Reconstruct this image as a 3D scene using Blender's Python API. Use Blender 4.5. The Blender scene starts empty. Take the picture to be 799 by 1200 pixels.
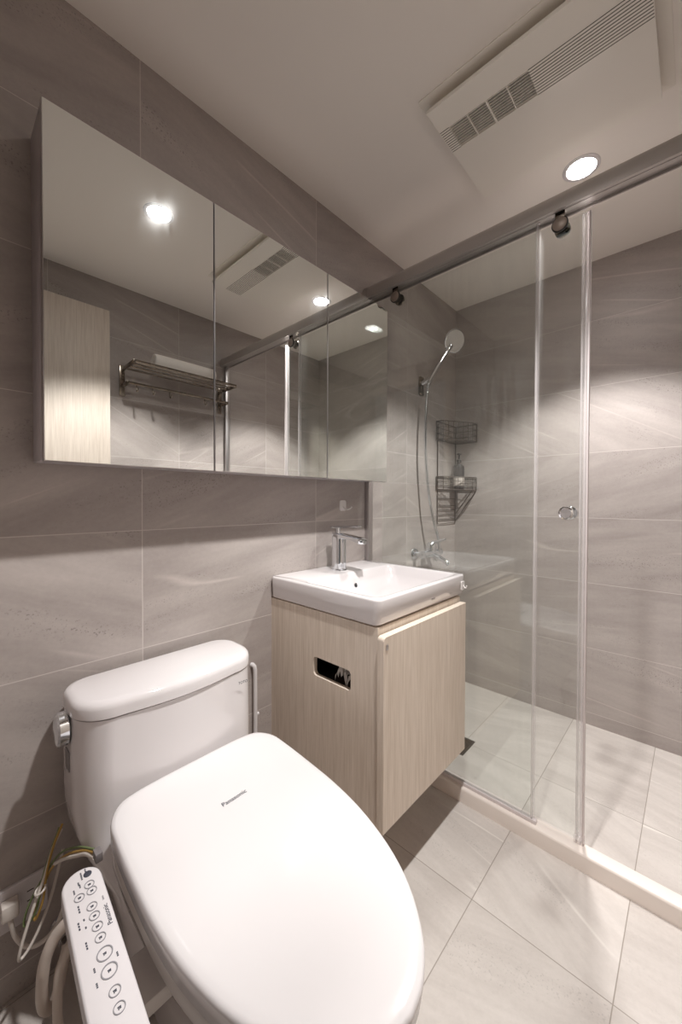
import bpy, bmesh, math, random
from mathutils import Vector, Matrix
random.seed(7)
S = bpy.context.scene
COL = S.collection
PI = math.pi

# ------------------------------------------------------------------ camera
CX, CZ = 1.1066, 1.12
YAW, PITCH, ROLL, FPX, PX, PY = 0.7525, -0.0145, 0.0029, 444.27, 399.3055, 593.0864
F = Vector((-math.sin(YAW)*math.cos(PITCH), math.cos(YAW)*math.cos(PITCH), math.sin(PITCH)))
R0 = Vector((math.cos(YAW), math.sin(YAW), 0)); U0 = R0.cross(F)
R = R0*math.cos(ROLL) + U0*math.sin(ROLL); U = R.cross(F)
cd = bpy.data.cameras.new('camera'); cam = bpy.data.objects.new('camera', cd); COL.objects.link(cam)
cd.sensor_fit = 'VERTICAL'; cd.sensor_height = 36.0; cd.sensor_width = 24.0
cd.lens = FPX*36.0/1200.0
cd.shift_x = (399.5-PX)/1200.0; cd.shift_y = -(600-PY)/1200.0
cd.clip_start = .02
cam.matrix_world = Matrix(((R.x, U.x, -F.x, CX), (R.y, U.y, -F.y, 0), (R.z, U.z, -F.z, CZ), (0, 0, 0, 1)))
S.camera = cam

# ------------------------------------------------------------------ world, lights, exposure
W = bpy.data.worlds.new('world'); S.world = W; W.use_nodes = True
W.node_tree.nodes['Background'].inputs[0].default_value = (1.0, .98, .96, 1)
W.node_tree.nodes['Background'].inputs[1].default_value = .06
S.view_settings.view_transform = 'Standard'; S.view_settings.look = 'None'
S.view_settings.gamma = 1; S.view_settings.use_curve_mapping = False
S.view_settings.exposure = 1.0
ZC = 2.305
def spot(x, y, watts):
    l = bpy.data.lights.new('downlight_beam', 'SPOT'); l.energy = watts; l.color = (1, .98, .965)
    l.spot_size = math.radians(102); l.spot_blend = .38; l.shadow_soft_size = .028
    o = bpy.data.objects.new('downlight_beam', l); COL.objects.link(o); o.location = (x, y, ZC-.012)
    return o
spot(.788, .640, 66)
spot(.795, 1.578, 74)
try:
    S.cycles.max_bounces = 14; S.cycles.transparent_max_bounces = 24; S.cycles.glossy_bounces = 8
    S.cycles.diffuse_bounces = 8; S.cycles.sample_clamp_indirect = 4; S.cycles.caustics_reflective = False
    S.cycles.use_denoising = True
except Exception: pass

# ------------------------------------------------------------------ materials
def lin(c):
    return tuple((v/12.92 if v <= .04045 else ((v+.055)/1.055)**2.4) for v in (x/255 for x in c)) + (1,)
def nt(name):
    m = bpy.data.materials.new(name); m.use_nodes = True
    t = m.node_tree; return m, t, t.nodes['Principled BSDF']
def plain(name, rgb, rough=.5, metal=0, **kw):
    m, t, b = nt(name)
    b.inputs['Base Color'].default_value = lin(rgb); b.inputs['Roughness'].default_value = rough
    b.inputs['Metallic'].default_value = metal
    for k, v in kw.items(): b.inputs[k].default_value = v
    # very faint unevenness so that nothing is perfectly uniform
    n = t.nodes.new('ShaderNodeTexNoise'); n.inputs['Scale'].default_value = 35
    r = t.nodes.new('ShaderNodeMapRange'); r.inputs[3].default_value = max(0, rough-.02); r.inputs[4].default_value = min(1, rough+.02)
    t.links.new(n.outputs[0], r.inputs[0]); t.links.new(r.outputs[0], b.inputs['Roughness'])
    return m
def node(t, kind, **kw):
    n = t.nodes.new(kind)
    for k, v in kw.items(): setattr(n, k, v)
    return n
def math_n(t, op, a, b=None):
    n = t.nodes.new('ShaderNodeMath'); n.operation = op
    for i, v in enumerate((a, b)):
        if v is None: continue
        if isinstance(v, (int, float)): n.inputs[i].default_value = v
        else: t.links.new(v, n.inputs[i])
    return n.outputs[0]
def tile_material(name, ax_u, ax_v, u0, su, v0, sv, dark, light, grout, rough=.42, gw=.0011, vein=.32, bump=.15, pore=.5):
    m, t, b = nt(name)
    L = t.links.new
    g = node(t, 'ShaderNodeNewGeometry'); sp = node(t, 'ShaderNodeSeparateXYZ'); L(g.outputs['Position'], sp.inputs[0])
    u = math_n(t, 'DIVIDE', math_n(t, 'SUBTRACT', sp.outputs[ax_u], u0), su)
    v = math_n(t, 'DIVIDE', math_n(t, 'SUBTRACT', sp.outputs[ax_v], v0), sv)
    iu, iv = math_n(t, 'FLOOR', u), math_n(t, 'FLOOR', v)
    fu, fv = math_n(t, 'FRACT', u), math_n(t, 'FRACT', v)
    du = math_n(t, 'MULTIPLY', math_n(t, 'MINIMUM', fu, math_n(t, 'SUBTRACT', 1.0, fu)), su)
    dv = math_n(t, 'MULTIPLY', math_n(t, 'MINIMUM', fv, math_n(t, 'SUBTRACT', 1.0, fv)), sv)
    d = math_n(t, 'MINIMUM', du, dv)
    mr = node(t, 'ShaderNodeMapRange'); mr.inputs[1].default_value = gw*.7; mr.inputs[2].default_value = gw*1.3
    mr.inputs[3].default_value = 1; mr.inputs[4].default_value = 0
    L(d, mr.inputs[0]); gm = mr.outputs[0]
    cid = node(t, 'ShaderNodeCombineXYZ'); L(iu, cid.inputs[0]); L(iv, cid.inputs[1])
    wn = node(t, 'ShaderNodeTexWhiteNoise', noise_dimensions='3D'); L(cid.outputs[0], wn.inputs['Vector'])
    off = node(t, 'ShaderNodeVectorMath', operation='SCALE'); L(wn.outputs['Color'], off.inputs[0]); off.inputs['Scale'].default_value = 23
    uv = node(t, 'ShaderNodeCombineXYZ'); L(sp.outputs[ax_u], uv.inputs[0]); L(sp.outputs[ax_v], uv.inputs[1])
    ad = node(t, 'ShaderNodeVectorMath', operation='ADD'); L(uv.outputs[0], ad.inputs[0]); L(off.outputs[0], ad.inputs[1])
    # rotate a little per tile so that the veins run at different slants
    rot = node(t, 'ShaderNodeVectorRotate', rotation_type='Z_AXIS'); L(ad.outputs[0], rot.inputs['Vector'])
    L(math_n(t, 'MULTIPLY', math_n(t, 'SUBTRACT', wn.outputs['Value'], .5), 1.1), rot.inputs['Angle'])
    st = node(t, 'ShaderNodeVectorMath', operation='MULTIPLY'); L(rot.outputs[0], st.inputs[0]); st.inputs[1].default_value = (.75, 4.2, 1)
    n1 = node(t, 'ShaderNodeTexNoise'); n1.inputs['Scale'].default_value = 2.6; n1.inputs['Detail'].default_value = 9; n1.inputs['Roughness'].default_value = .62; n1.inputs['Distortion'].default_value = .15
    L(st.outputs[0], n1.inputs['Vector'])
    n2 = node(t, 'ShaderNodeTexNoise'); n2.inputs['Scale'].default_value = 90; n2.inputs['Detail'].default_value = 5; n2.inputs['Roughness'].default_value = .7
    L(ad.outputs[0], n2.inputs['Vector'])
    # thin pale veins where a smooth noise crosses its middle value
    n3 = node(t, 'ShaderNodeTexNoise'); n3.inputs['Scale'].default_value = 1.7; n3.inputs['Detail'].default_value = .6; n3.inputs['Distortion'].default_value = .0
    st3 = node(t, 'ShaderNodeVectorMath', operation='MULTIPLY'); L(rot.outputs[0], st3.inputs[0]); st3.inputs[1].default_value = (.22, 3.0, 1)
    L(st3.outputs[0], n3.inputs['Vector'])
    ve = math_n(t, 'ABSOLUTE', math_n(t, 'SUBTRACT', n3.outputs[0], .5))
    vr = node(t, 'ShaderNodeMapRange'); vr.inputs[1].default_value = 0; vr.inputs[2].default_value = .011; vr.inputs[3].default_value = vein; vr.inputs[4].default_value = 0
    L(ve, vr.inputs[0])
    # fade the veins in and out
    n4 = node(t, 'ShaderNodeTexNoise'); n4.inputs['Scale'].default_value = 3.2; L(ad.outputs[0], n4.inputs['Vector'])
    vf = node(t, 'ShaderNodeMapRange'); vf.inputs[1].default_value = .48; vf.inputs[2].default_value = .66; L(n4.outputs[0], vf.inputs[0])
    vm = math_n(t, 'MULTIPLY', vr.outputs[0], vf.outputs[0])
    mixv = math_n(t, 'ADD', math_n(t, 'MULTIPLY', n1.outputs[0], .85), math_n(t, 'MULTIPLY', n2.outputs[0], .22))
    mixv = math_n(t, 'ADD', mixv, math_n(t, 'MULTIPLY', math_n(t, 'SUBTRACT', wn.outputs['Value'], .5), .10))
    cr = node(t, 'ShaderNodeValToRGB'); cr.color_ramp.elements[0].position = .30; cr.color_ramp.elements[1].position = .74
    cr.color_ramp.elements[0].color = lin(dark); cr.color_ramp.elements[1].color = lin(light)
    L(mixv, cr.inputs[0])
    # small dark pores gathered in patches
    n5 = node(t, 'ShaderNodeTexNoise'); n5.inputs['Scale'].default_value = 190; n5.inputs['Detail'].default_value = 1
    L(ad.outputs[0], n5.inputs['Vector'])
    n6 = node(t, 'ShaderNodeTexNoise'); n6.inputs['Scale'].default_value = 3.0; n6.inputs['Detail'].default_value = 3
    st2 = node(t, 'ShaderNodeVectorMath', operation='ADD'); L(st.outputs[0], st2.inputs[0]); st2.inputs[1].default_value = (7, 3, 1); L(st2.outputs[0], n6.inputs['Vector'])
    pr = node(t, 'ShaderNodeMapRange'); pr.inputs[1].default_value = .60; pr.inputs[2].default_value = .70; L(n5.outputs[0], pr.inputs[0])
    pf = node(t, 'ShaderNodeMapRange'); pf.inputs[1].default_value = .52; pf.inputs[2].default_value = .66; pf.inputs[4].default_value = pore; L(n6.outputs[0], pf.inputs[0])
    pm = math_n(t, 'MULTIPLY', pr.outputs[0], pf.outputs[0])
    def mixc(fac, a, bcol):
        x = node(t, 'ShaderNodeMix', data_type='RGBA'); L(fac, x.inputs['Factor']); L(a, x.inputs['A'])
        x.inputs['B'].default_value = bcol; return x.outputs['Result']
    c = mixc(pm, cr.outputs[0], lin(tuple(v*.55 for v in dark)))
    c = mixc(vm, c, lin(tuple(min(255, v*1.25) for v in light)))
    c = mixc(gm, c, lin(grout))
    L(c, b.inputs['Base Color'])
    rr = node(t, 'ShaderNodeMapRange'); rr.inputs[3].default_value = rough-.06; rr.inputs[4].default_value = rough+.1; L(n1.outputs[0], rr.inputs[0])
    L(rr.outputs[0], b.inputs['Roughness'])
    bp = node(t, 'ShaderNodeBump'); bp.inputs['Strength'].default_value = bump; bp.inputs['Distance'].default_value = .001
    h = math_n(t, 'SUBTRACT', math_n(t, 'MULTIPLY', n2.outputs[0], .6), math_n(t, 'MULTIPLY', gm, .8))
    L(h, bp.inputs['Height']); L(bp.outputs[0], b.inputs['Normal'])
    return m
def wood_material(name, ax, a, bcol, rough=.5):
    m, t, b = nt(name); L = t.links.new
    g = node(t, 'ShaderNodeNewGeometry')
    mp = node(t, 'ShaderNodeVectorMath', operation='MULTIPLY'); L(g.outputs['Position'], mp.inputs[0]); mp.inputs[1].default_value = (1, 1, .035)
    n = node(t, 'ShaderNodeTexNoise'); n.inputs['Scale'].default_value = 210; n.inputs['Detail'].default_value = 3; n.inputs['Roughness'].default_value = .6; L(mp.outputs[0], n.inputs['Vector'])
    n2 = node(t, 'ShaderNodeTexNoise'); n2.inputs['Scale'].default_value = 38; n2.inputs['Detail'].default_value = 2; L(mp.outputs[0], n2.inputs['Vector'])
    v = math_n(t, 'ADD', math_n(t, 'MULTIPLY', n.outputs[0], .7), math_n(t, 'MULTIPLY', n2.outputs[0], .3))
    cr = node(t, 'ShaderNodeValToRGB'); cr.color_ramp.elements[0].position = .36; cr.color_ramp.elements[1].position = .64
    cr.color_ramp.elements[0].color = lin(a); cr.color_ramp.elements[1].color = lin(bcol); L(v, cr.inputs[0]); L(cr.outputs[0], b.inputs['Base Color'])
    b.inputs['Roughness'].default_value = rough
    bp = node(t, 'ShaderNodeBump'); bp.inputs['Strength'].default_value = .12; bp.inputs['Distance'].default_value = .0006; L(v, bp.inputs['Height']); L(bp.outputs[0], b.inputs['Normal'])
    return m
def glass_material(name, tint, smear=0.0):
    m = bpy.data.materials.new(name); m.use_nodes = True; t = m.node_tree; L = t.links.new
    t.nodes.remove(t.nodes['Principled BSDF']); out = t.nodes['Material Output']
    tr = node(t, 'ShaderNodeBsdfTransparent'); tr.inputs[0].default_value = tint
    gl = node(t, 'ShaderNodeBsdfGlossy'); gl.inputs['Roughness'].default_value = .0; gl.inputs['Color'].default_value = (.95, .98, .97, 1)
    g = node(t, 'ShaderNodeNewGeometry')
    ior = node(t, 'ShaderNodeMapRange'); ior.inputs[3].default_value = 1.52; ior.inputs[4].default_value = 1/1.52; L(g.outputs['Backfacing'], ior.inputs[0])
    fr = node(t, 'ShaderNodeFresnel'); L(ior.outputs[0], fr.inputs['IOR'])
    mx = node(t, 'ShaderNodeMixShader'); L(fr.outputs[0], mx.inputs[0]); L(tr.outputs[0], mx.inputs[1]); L(gl.outputs[0], mx.inputs[2])
    res = mx.outputs[0]
    if smear:
        # dried water marks and wiping streaks
        mp = node(t, 'ShaderNodeVectorMath', operation='MULTIPLY'); L(g.outputs['Position'], mp.inputs[0]); mp.inputs[1].default_value = (30, 30, 2.5)
        n = node(t, 'ShaderNodeTexNoise'); n.inputs['Scale'].default_value = 2.2; n.inputs['Detail'].default_value = 6; n.inputs['Roughness'].default_value = .7; L(mp.outputs[0], n.inputs['Vector'])
        r = node(t, 'ShaderNodeMapRange'); r.inputs[1].default_value = .42; r.inputs[2].default_value = .85; r.inputs[4].default_value = smear; L(n.outputs[0], r.inputs[0])
        df = node(t, 'ShaderNodeBsdfDiffuse'); df.inputs[0].default_value = (.8, .8, .78, 1)
        m2 = node(t, 'ShaderNodeMixShader'); L(r.outputs[0], m2.inputs[0]); L(res, m2.inputs[1]); L(df.outputs[0], m2.inputs[2]); res = m2.outputs[0]
    L(res, out.inputs[0])
    return m
def strip_material():
    m = bpy.data.materials.new('clear vinyl seal'); m.use_nodes = True; t = m.node_tree; b = t.nodes['Principled BSDF']
    b.inputs['Base Color'].default_value = lin((226, 220, 220)); b.inputs['Roughness'].default_value = .16
    g = node(t, 'ShaderNodeNewGeometry'); sp = node(t, 'ShaderNodeSeparateXYZ'); t.links.new(g.outputs['Position'], sp.inputs[0])
    w = math_n(t, 'SINE', math_n(t, 'MULTIPLY', sp.outputs[0], 560))
    r = node(t, 'ShaderNodeMapRange'); r.inputs[1].default_value = -1; r.inputs[3].default_value = .12; r.inputs[4].default_value = .45; t.links.new(w, r.inputs[0]); t.links.new(r.outputs[0], b.inputs['Alpha'])
    return m
def mirror_material():
    m = bpy.data.materials.new('silvered mirror'); m.use_nodes = True; t = m.node_tree; L = t.links.new
    t.nodes.remove(t.nodes['Principled BSDF']); out = t.nodes['Material Output']
    g1 = node(t, 'ShaderNodeBsdfGlossy'); g1.inputs['Roughness'].default_value = 0; g1.inputs['Color'].default_value = (.86, .88, .86, 1)
    g2 = node(t, 'ShaderNodeBsdfGlossy'); g2.inputs['Roughness'].default_value = .13; g2.inputs['Color'].default_value = (.86, .88, .88, 1)
    g = node(t, 'ShaderNodeNewGeometry')
    mp = node(t, 'ShaderNodeVectorMath', operation='MULTIPLY'); L(g.outputs['Position'], mp.inputs[0]); mp.inputs[1].default_value = (6, 12, 4)
    n = node(t, 'ShaderNodeTexNoise'); n.inputs['Scale'].default_value = 1.4; n.inputs['Detail'].default_value = 4; n.inputs['Distortion'].default_value = 1.2; L(mp.outputs[0], n.inputs['Vector'])
    r = node(t, 'ShaderNodeMapRange'); r.inputs[1].default_value = .4; r.inputs[2].default_value = .75; r.inputs[3].default_value = .01; r.inputs[4].default_value = .10; L(n.outputs[0], r.inputs[0])
    mx = node(t, 'ShaderNodeMixShader'); L(r.outputs[0], mx.inputs[0]); L(g1.outputs[0], mx.inputs[1]); L(g2.outputs[0], mx.inputs[2]); L(mx.outputs[0], out.inputs[0])
    return m
def emit(name, rgb, s):
    m, t, b = nt(name); b.inputs['Base Color'].default_value = (.9, .9, .9, 1)
    b.inputs['Emission Color'].default_value = rgb; b.inputs['Emission Strength'].default_value = s; return m

TD, TL, TG = (150, 141, 137), (182, 173, 168), (200, 192, 187)
M = {}
M['tile_left'] = tile_material('grey stone tile left', 1, 2, .386, .65, .062, .325, TD, TL, TG)
M['tile_far'] = tile_material('grey stone tile far', 0, 2, -.012, 1.4, .062, .325, TD, TL, TG)
M['tile_right'] = tile_material('grey stone tile right', 1, 2, .386, .65, .062, .325, TD, TL, TG)
M['tile_near'] = tile_material('grey stone tile near', 0, 2, .2, .65, .062, .325, TD, TL, TG)
M['tile_floor'] = tile_material('pale stone floor tile', 0, 1, .010, .325, .37, .65, (176, 168, 162), (208, 201, 195), (150, 141, 133), rough=.4, gw=.0012, vein=.4, pore=.22)
M['paint'] = plain('ceiling paint', (244, 238, 231), .75)
M['wood'] = wood_material('cream oak laminate', 0, (204, 189, 173), (224, 211, 197))
M['wood_door'] = wood_material('pale oak door laminate', 0, (194, 180, 167), (215, 203, 191))
M['inner_dark'] = plain('cabinet interior', (58, 48, 42), .7)  # darker tone for the shelf and divider behind the slot
M['gap'] = plain('recess strip laminate', (150, 130, 110), .6)
M['ceramic'] = plain('glazed white ceramic', (220, 215, 215), .07, **{'Coat Weight': .4, 'Coat Roughness': .03})
M['plastic'] = plain('glossy white plastic', (216, 212, 212), .14)
M['seat'] = plain('white seat plastic', (206, 200, 196), .25)
M['panel'] = plain('satin white plastic', (212, 207, 208), .35)
M['fanplastic'] = plain('cream fan plastic', (244, 239, 230), .3)
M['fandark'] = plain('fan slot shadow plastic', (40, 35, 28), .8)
M['chrome'] = plain('polished chrome', (225, 228, 232), .06, 1)
M['satin'] = plain('satin aluminium', (172, 165, 161), .32, .35)
M['alu'] = plain('brushed aluminium', (200, 196, 196), .32, 1)
M['steel'] = plain('dark stainless steel', (150, 140, 130), .2, 1)
M['rollercap'] = plain('brushed roller cap', (150, 136, 126), .4, .4)
M['wire'] = plain('dark wire', (104, 94, 88), .4, .5)
M['black'] = plain('black rubber and opening shade', (22, 21, 20), .5)  # rubber, also painted as the dark inside holes, slots and the rail groove
M['ink'] = plain('dark grey ink', (52, 54, 66), .5)
M['inkgrey'] = plain('grey ink', (140, 138, 142), .5)
M['cabinet_side'] = plain('grey lacquered cabinet', (182, 175, 177), .4)
M['sill'] = plain('cream stone sill', (232, 222, 214), .3)
M['glass'] = glass_material('clear shower glass', (.962, .972, .965, 1), .03)
M['strip'] = strip_material()
M['mirror'] = mirror_material()
M['lens'] = emit('lit downlight lens', (1, .97, .94, 1), 38)
M['towel'] = plain('white terry towel', (240, 234, 228), .95)
M['tissue'] = plain('white tissue', (235, 230, 226), .9)
M['seal_white'] = plain('pale vinyl seal', (214, 205, 204), .25)
M['hook'] = plain('milky clear plastic', (226, 222, 220), .2)
M['hose'] = plain('cream hose', (206, 194, 184), .45)
M['cord_white'] = plain('white cord', (214, 206, 198), .45)
M['cord_green'] = plain('green cord', (112, 128, 84), .45)
M['cord_yellow'] = plain('yellow cord', (176, 140, 70), .45)
M['bottle'] = plain('dark bottle plastic', (48, 42, 42), .3)
M['bottle_label'] = plain('pale bottle label', (190, 180, 172), .4)
M['drainsteel'] = plain('drain steel', (110, 106, 100), .35, .9)
M['spray_face'] = plain('spray face plastic', (206, 202, 196), .4)
M['sticker'] = plain('grey foil sticker', (122, 116, 116), .35)

# ------------------------------------------------------------------ helpers
def finish(bm, name, mat, parent=None, smooth=False, angle=35):
    bmesh.ops.recalc_face_normals(bm, faces=bm.faces)
    me = bpy.data.meshes.new(name); bm.to_mesh(me); bm.free()
    if mat: me.materials.append(M[mat] if isinstance(mat, str) else mat)
    o = bpy.data.objects.new(name, me); COL.objects.link(o)
    if parent is not None:
        o.parent = parent; o.matrix_parent_inverse = parent.matrix_basis.inverted()
    if smooth:
        me.shade_smooth()
        me.set_sharp_from_angle(angle=math.radians(angle))
    return o
def tag(o, label=None, cat=None, group=None, kind=None):
    if label: o['label'] = label
    if cat: o['category'] = cat
    if group: o['group'] = group
    if kind: o['kind'] = kind
    return o
def thing(name, loc, label, cat, group=None):
    o = bpy.data.objects.new(name, None); COL.objects.link(o); o.location = loc; o.empty_display_size = .05
    return tag(o, label, cat, group)
def add_box(bm, a, b, bev=0, seg=2):
    x0, y0, z0 = a; x1, y1, z1 = b
    vs = [bm.verts.new((x, y, z)) for x in (x0, x1) for y in (y0, y1) for z in (z0, z1)]
    idx = ((0, 1, 3, 2), (4, 6, 7, 5), (0, 4, 5, 1), (2, 3, 7, 6), (0, 2, 6, 4), (1, 5, 7, 3))
    fs = [bm.faces.new([vs[i] for i in f]) for f in idx]
    if bev:
        es = list({e for f in fs for e in f.edges})
        bmesh.ops.bevel(bm, geom=es, offset=bev, segments=seg, profile=.5, affect='EDGES')
def box(name, a, b, mat, parent=None, bev=0, seg=2):
    bm = bmesh.new(); add_box(bm, a, b, bev, seg); return finish(bm, name, mat, parent, bool(bev), 40)
def add_rings(bm, rings, cap0=True, cap1=True, closed=False):
    vr = [[bm.verts.new(p) for p in r] for r in rings]; n = len(vr[0])
    m = len(vr)
    for i in range(m if closed else m-1):
        a, b = vr[i], vr[(i+1) % m]
        for k in range(n):
            bm.faces.new((a[k], a[(k+1) % n], b[(k+1) % n], b[k]))
    if not closed:
        if cap0: bm.faces.new(vr[0][::-1])
        if cap1: bm.faces.new(vr[-1])
def catmull(pts, n=8):
    P = [Vector(p) for p in pts]
    P = [P[0]*2-P[1]] + P + [P[-1]*2-P[-2]]
    out = []
    for i in range(1, len(P)-2):
        p0, p1, p2, p3 = P[i-1:i+3]
        for k in range(n):
            t = k/n
            out.append(.5*((2*p1) + (p2-p0)*t + (2*p0-5*p1+4*p2-p3)*t*t + (3*p1-p0-3*p2+p3)*t**3))
    out.append(P[-2]); return out
def add_tube(bm, pts, r, seg=10, smoothn=0, closed=False):
    P = catmull(pts, smoothn) if smoothn else [Vector(p) for p in pts]
    rr = r if isinstance(r, (list, tuple)) else [r]*len(P)
    if len(rr) != len(P):
        rr = [rr[min(len(rr)-1, int(i*(len(rr)-1)/(len(P)-1)+.5))] for i in range(len(P))]
    rings = []; up = None
    m = len(P)
    for i, p in enumerate(P):
        if closed: d = (P[(i+1) % m]-P[i-1])
        else: d = (P[min(i+1, m-1)]-P[max(i-1, 0)])
        d.normalize()
        if up is None:
            a = Vector((0, 0, 1)) if abs(d.z) < .9 else Vector((1, 0, 0)); up = (a - d*a.dot(d)).normalized()
        else: up = (up - d*up.dot(d)).normalized()
        s = d.cross(up)
        rings.append([p + (up*math.cos(2*PI*k/seg) + s*math.sin(2*PI*k/seg))*rr[i] for k in range(seg)])
    add_rings(bm, rings, closed=closed)
def tube(name, pts, r, mat, parent=None, seg=10, smoothn=0, closed=False):
    bm = bmesh.new(); add_tube(bm, pts, r, seg, smoothn, closed); return finish(bm, name, mat, parent, True, 50)
def add_lathe(bm, prof, origin, axis=(0, 0, 1), seg=32):
    ax = Vector(axis).normalized(); a = Vector((1, 0, 0)) if abs(ax.x) < .9 else Vector((0, 1, 0))
    u = (a-ax*a.dot(ax)).normalized(); v = ax.cross(u); o = Vector(origin)
    add_rings(bm, [[o+ax*h+(u*math.cos(2*PI*k/seg)+v*math.sin(2*PI*k/seg))*max(r, 1e-4) for k in range(seg)] for r, h in prof])
def lathe(name, prof, origin, mat, parent=None, axis=(0, 0, 1), seg=32):
    bm = bmesh.new(); add_lathe(bm, prof, origin, axis, seg); return finish(bm, name, mat, parent, True, 35)
def text(name, body, size, right, up, pos, mat, parent, depth=.0002, center=True):
    cu = bpy.data.curves.new(name, 'FONT'); cu.body = body; cu.size = size; cu.extrude = depth
    if center: cu.align_x = 'CENTER'; cu.align_y = 'CENTER'
    tmp = bpy.data.objects.new('tmp', cu); COL.objects.link(tmp)
    dg = bpy.context.evaluated_depsgraph_get(); me = bpy.data.meshes.new_from_object(tmp.evaluated_get(dg))
    bpy.data.objects.remove(tmp); bpy.data.curves.remove(cu)
    r = Vector(right).normalized(); n = r.cross(Vector(up)).normalized(); u = n.cross(r)
    me.transform(Matrix(((r.x, u.x, n.x, pos[0]), (r.y, u.y, n.y, pos[1]), (r.z, u.z, n.z, pos[2]), (0, 0, 0, 1))))
    me.name = name; me.materials.clear(); me.materials.append(M[mat])
    o = bpy.data.objects.new(name, me); COL.objects.link(o)
    if parent is not None: o.parent = parent; o.matrix_parent_inverse = parent.matrix_basis.inverted()
    return o
def rrect(x0, y0, x1, y1, r, n=6):
    pts = []
    for cx, cy, a0 in ((x1-r, y1-r, 0), (x0+r, y1-r, 90), (x0+r, y0+r, 180), (x1-r, y0+r, 270)):
        for k in range(n+1):
            a = math.radians(a0+90*k/n); pts.append((cx+r*math.cos(a), cy+r*math.sin(a)))
    return pts

# ------------------------------------------------------------------ room
XR, YF, YN = 1.50, 2.230, -.15
def struct(o): o['kind'] = 'structure'; return o
struct(box('wall_left', (-.1, YN-.1, -.1), (0, YF+.1, 2.5), 'tile_left'))
struct(box('wall_far', (0, YF, -.1), (XR, YF+.1, 2.5), 'tile_far'))
struct(box('wall_right', (XR, YN-.1, -.1), (XR+.1, YF+.1, 2.5), 'tile_right'))
bm = bmesh.new(); add_box(bm, (0, YN-.1, -.1), (.66, YN, 2.5)); add_box(bm, (1.46, YN-.1, -.1), (XR, YN, 2.5)); add_box(bm, (.66, YN-.1, 2.14), (1.46, YN, 2.5))
struct(finish(bm, 'wall_near', 'tile_near'))
struct(box('floor', (0, YN-.1, -.1), (XR, YF, 0), 'tile_floor'))
struct(box('ceiling', (0, YN, ZC), (XR, YF, ZC+.1), 'paint'))
bm = bmesh.new()
for a, b in (((.62, YN-.11, 0), (.66, YN+.012, 2.18)), ((1.46, YN-.11, 0), (1.495, YN+.012, 2.18)), ((.66, YN-.11, 2.14), (1.46, YN+.012, 2.18))): add_box(bm, a, b, .002)
struct(finish(bm, 'trim_1', 'wood_door'))
# raised sill between the dry floor and the shower
bm = bmesh.new()
prof = [(1.3246, 0), (1.3246, .046), (1.3256, .050), (1.328, .0525), (1.332, .0535), (1.368, .0535), (1.372, .052), (1.374, .048), (1.374, 0)]
add_rings(bm, [[(x, y, z) for y, z in prof] for x in (0.0, XR)])
struct(finish(bm, 'trim_2', 'sill', None, True, 30))

# open door leaf standing against the right wall
t = thing('room_door', (1.46, -.10, .01), 'open pale oak door leaf folded back against the right wall, seen in the mirror', 'door')
box('door_leaf', (1.425, -.10, .01), (1.463, .636, 2.118), 'wood_door', t, .002)
bm = bmesh.new(); add_lathe(bm, [(.026, 0), (.026, .006), (.010, .008), (.010, .045)], (1.4251, .585, .98), (-1, 0, 0), 20)
add_tube(bm, [(1.382, .585, .98), (1.380, .56, .98), (1.380, .48, .98)], .009, 10)
finish(bm, 'door_handle', 'satin', t, True)

# ------------------------------------------------------------------ mirror cabinet
MX, MA, MB, MC, MD, Z0, Z1 = .1303, .1511, .5298, .9709, 1.3438, 1.2004, 1.9385
t = thing('mirror_cabinet', (0, MA, Z0), 'wide wall cabinet with three mirrored doors above toilet and basin', 'mirror cabinet')
box('cabinet_body', (0.0, MA+.002, Z0+.004), (.1085, 1.322, Z1-.002), 'cabinet_side', t, .001)
for i, (a, b) in enumerate(((MA, MB), (MB, MC), (MC, MD-.009))):
    d = box('mirror_door', (.111, a+.0012, Z0), (MX-.0015, b-.0012, Z1), 'alu', t, .0006, 1)
    e = .0016
    bm = bmesh.new(); add_box(bm, (MX-.004, a+.0012+e, Z0+e), (MX, b-.0012-e, Z1-e)); finish(bm, 'mirror_glass', 'mirror', d)

# ------------------------------------------------------------------ vanity unit
t = thing('vanity_cabinet', (0, .82, .215), 'wall-hung cream wood-grain cabinet under the white basin', 'bathroom cabinet')
VY0, VY1, VZ0, VZ1, VX = .820, 1.312, .215, .772, .478
# side panel with a slot: built as a ring of faces round a rounded opening
def slotted_panel(name, y0, y1, mat, parent, hx0, hx1, hz0, hz1, r):
    bm = bmesh.new(); n = 6
    hole = rrect(hx0, hz0, hx1, hz1, r, n)
    N = len(hole); cx, cz = (hx0+hx1)/2, (hz0+hz1)/2
    per = n+1
    outer = []
    corners = [(VX, VZ1), (0.0, VZ1), (0.0, VZ0), (VX, VZ0)]
    for c in range(4):
        for k in range(per): outer.append(corners[c])
    rings = []
    for y in (y0, y1):
        H = [bm.verts.new((x, y, z)) for x, z in hole]; C = [bm.verts.new((x, y, z)) for x, z in corners]
        for c in range(4):
            for k in range(n): bm.faces.new((H[c*per+k], H[c*per+k+1], C[c]))
            k = c*per+n; bm.faces.new((H[k], H[(k+1) % N], C[(c+1) % 4], C[c]))
        rings.append((H, C))
    (H0, C0), (H1, C1) = rings
    for k in range(N): bm.faces.new((H0[k], H0[(k+1) % N], H1[(k+1) % N], H1[k]))
    for k in range(4): bm.faces.new((C0[k], C0[(k+1) % 4], C1[(k+1) % 4], C1[k]))
    return finish(bm, name, mat, parent)
HX0, HX1, HZ0, HZ1 = .221, .380, .564, .624
slotted_panel('side_panel', VY0, VY0+.016, 'wood', t, HX0, HX1, HZ0, HZ1, .012)
box('side_panel', (0, VY1-.016, VZ0), (VX, VY1, VZ1), 'wood', t)
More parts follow.
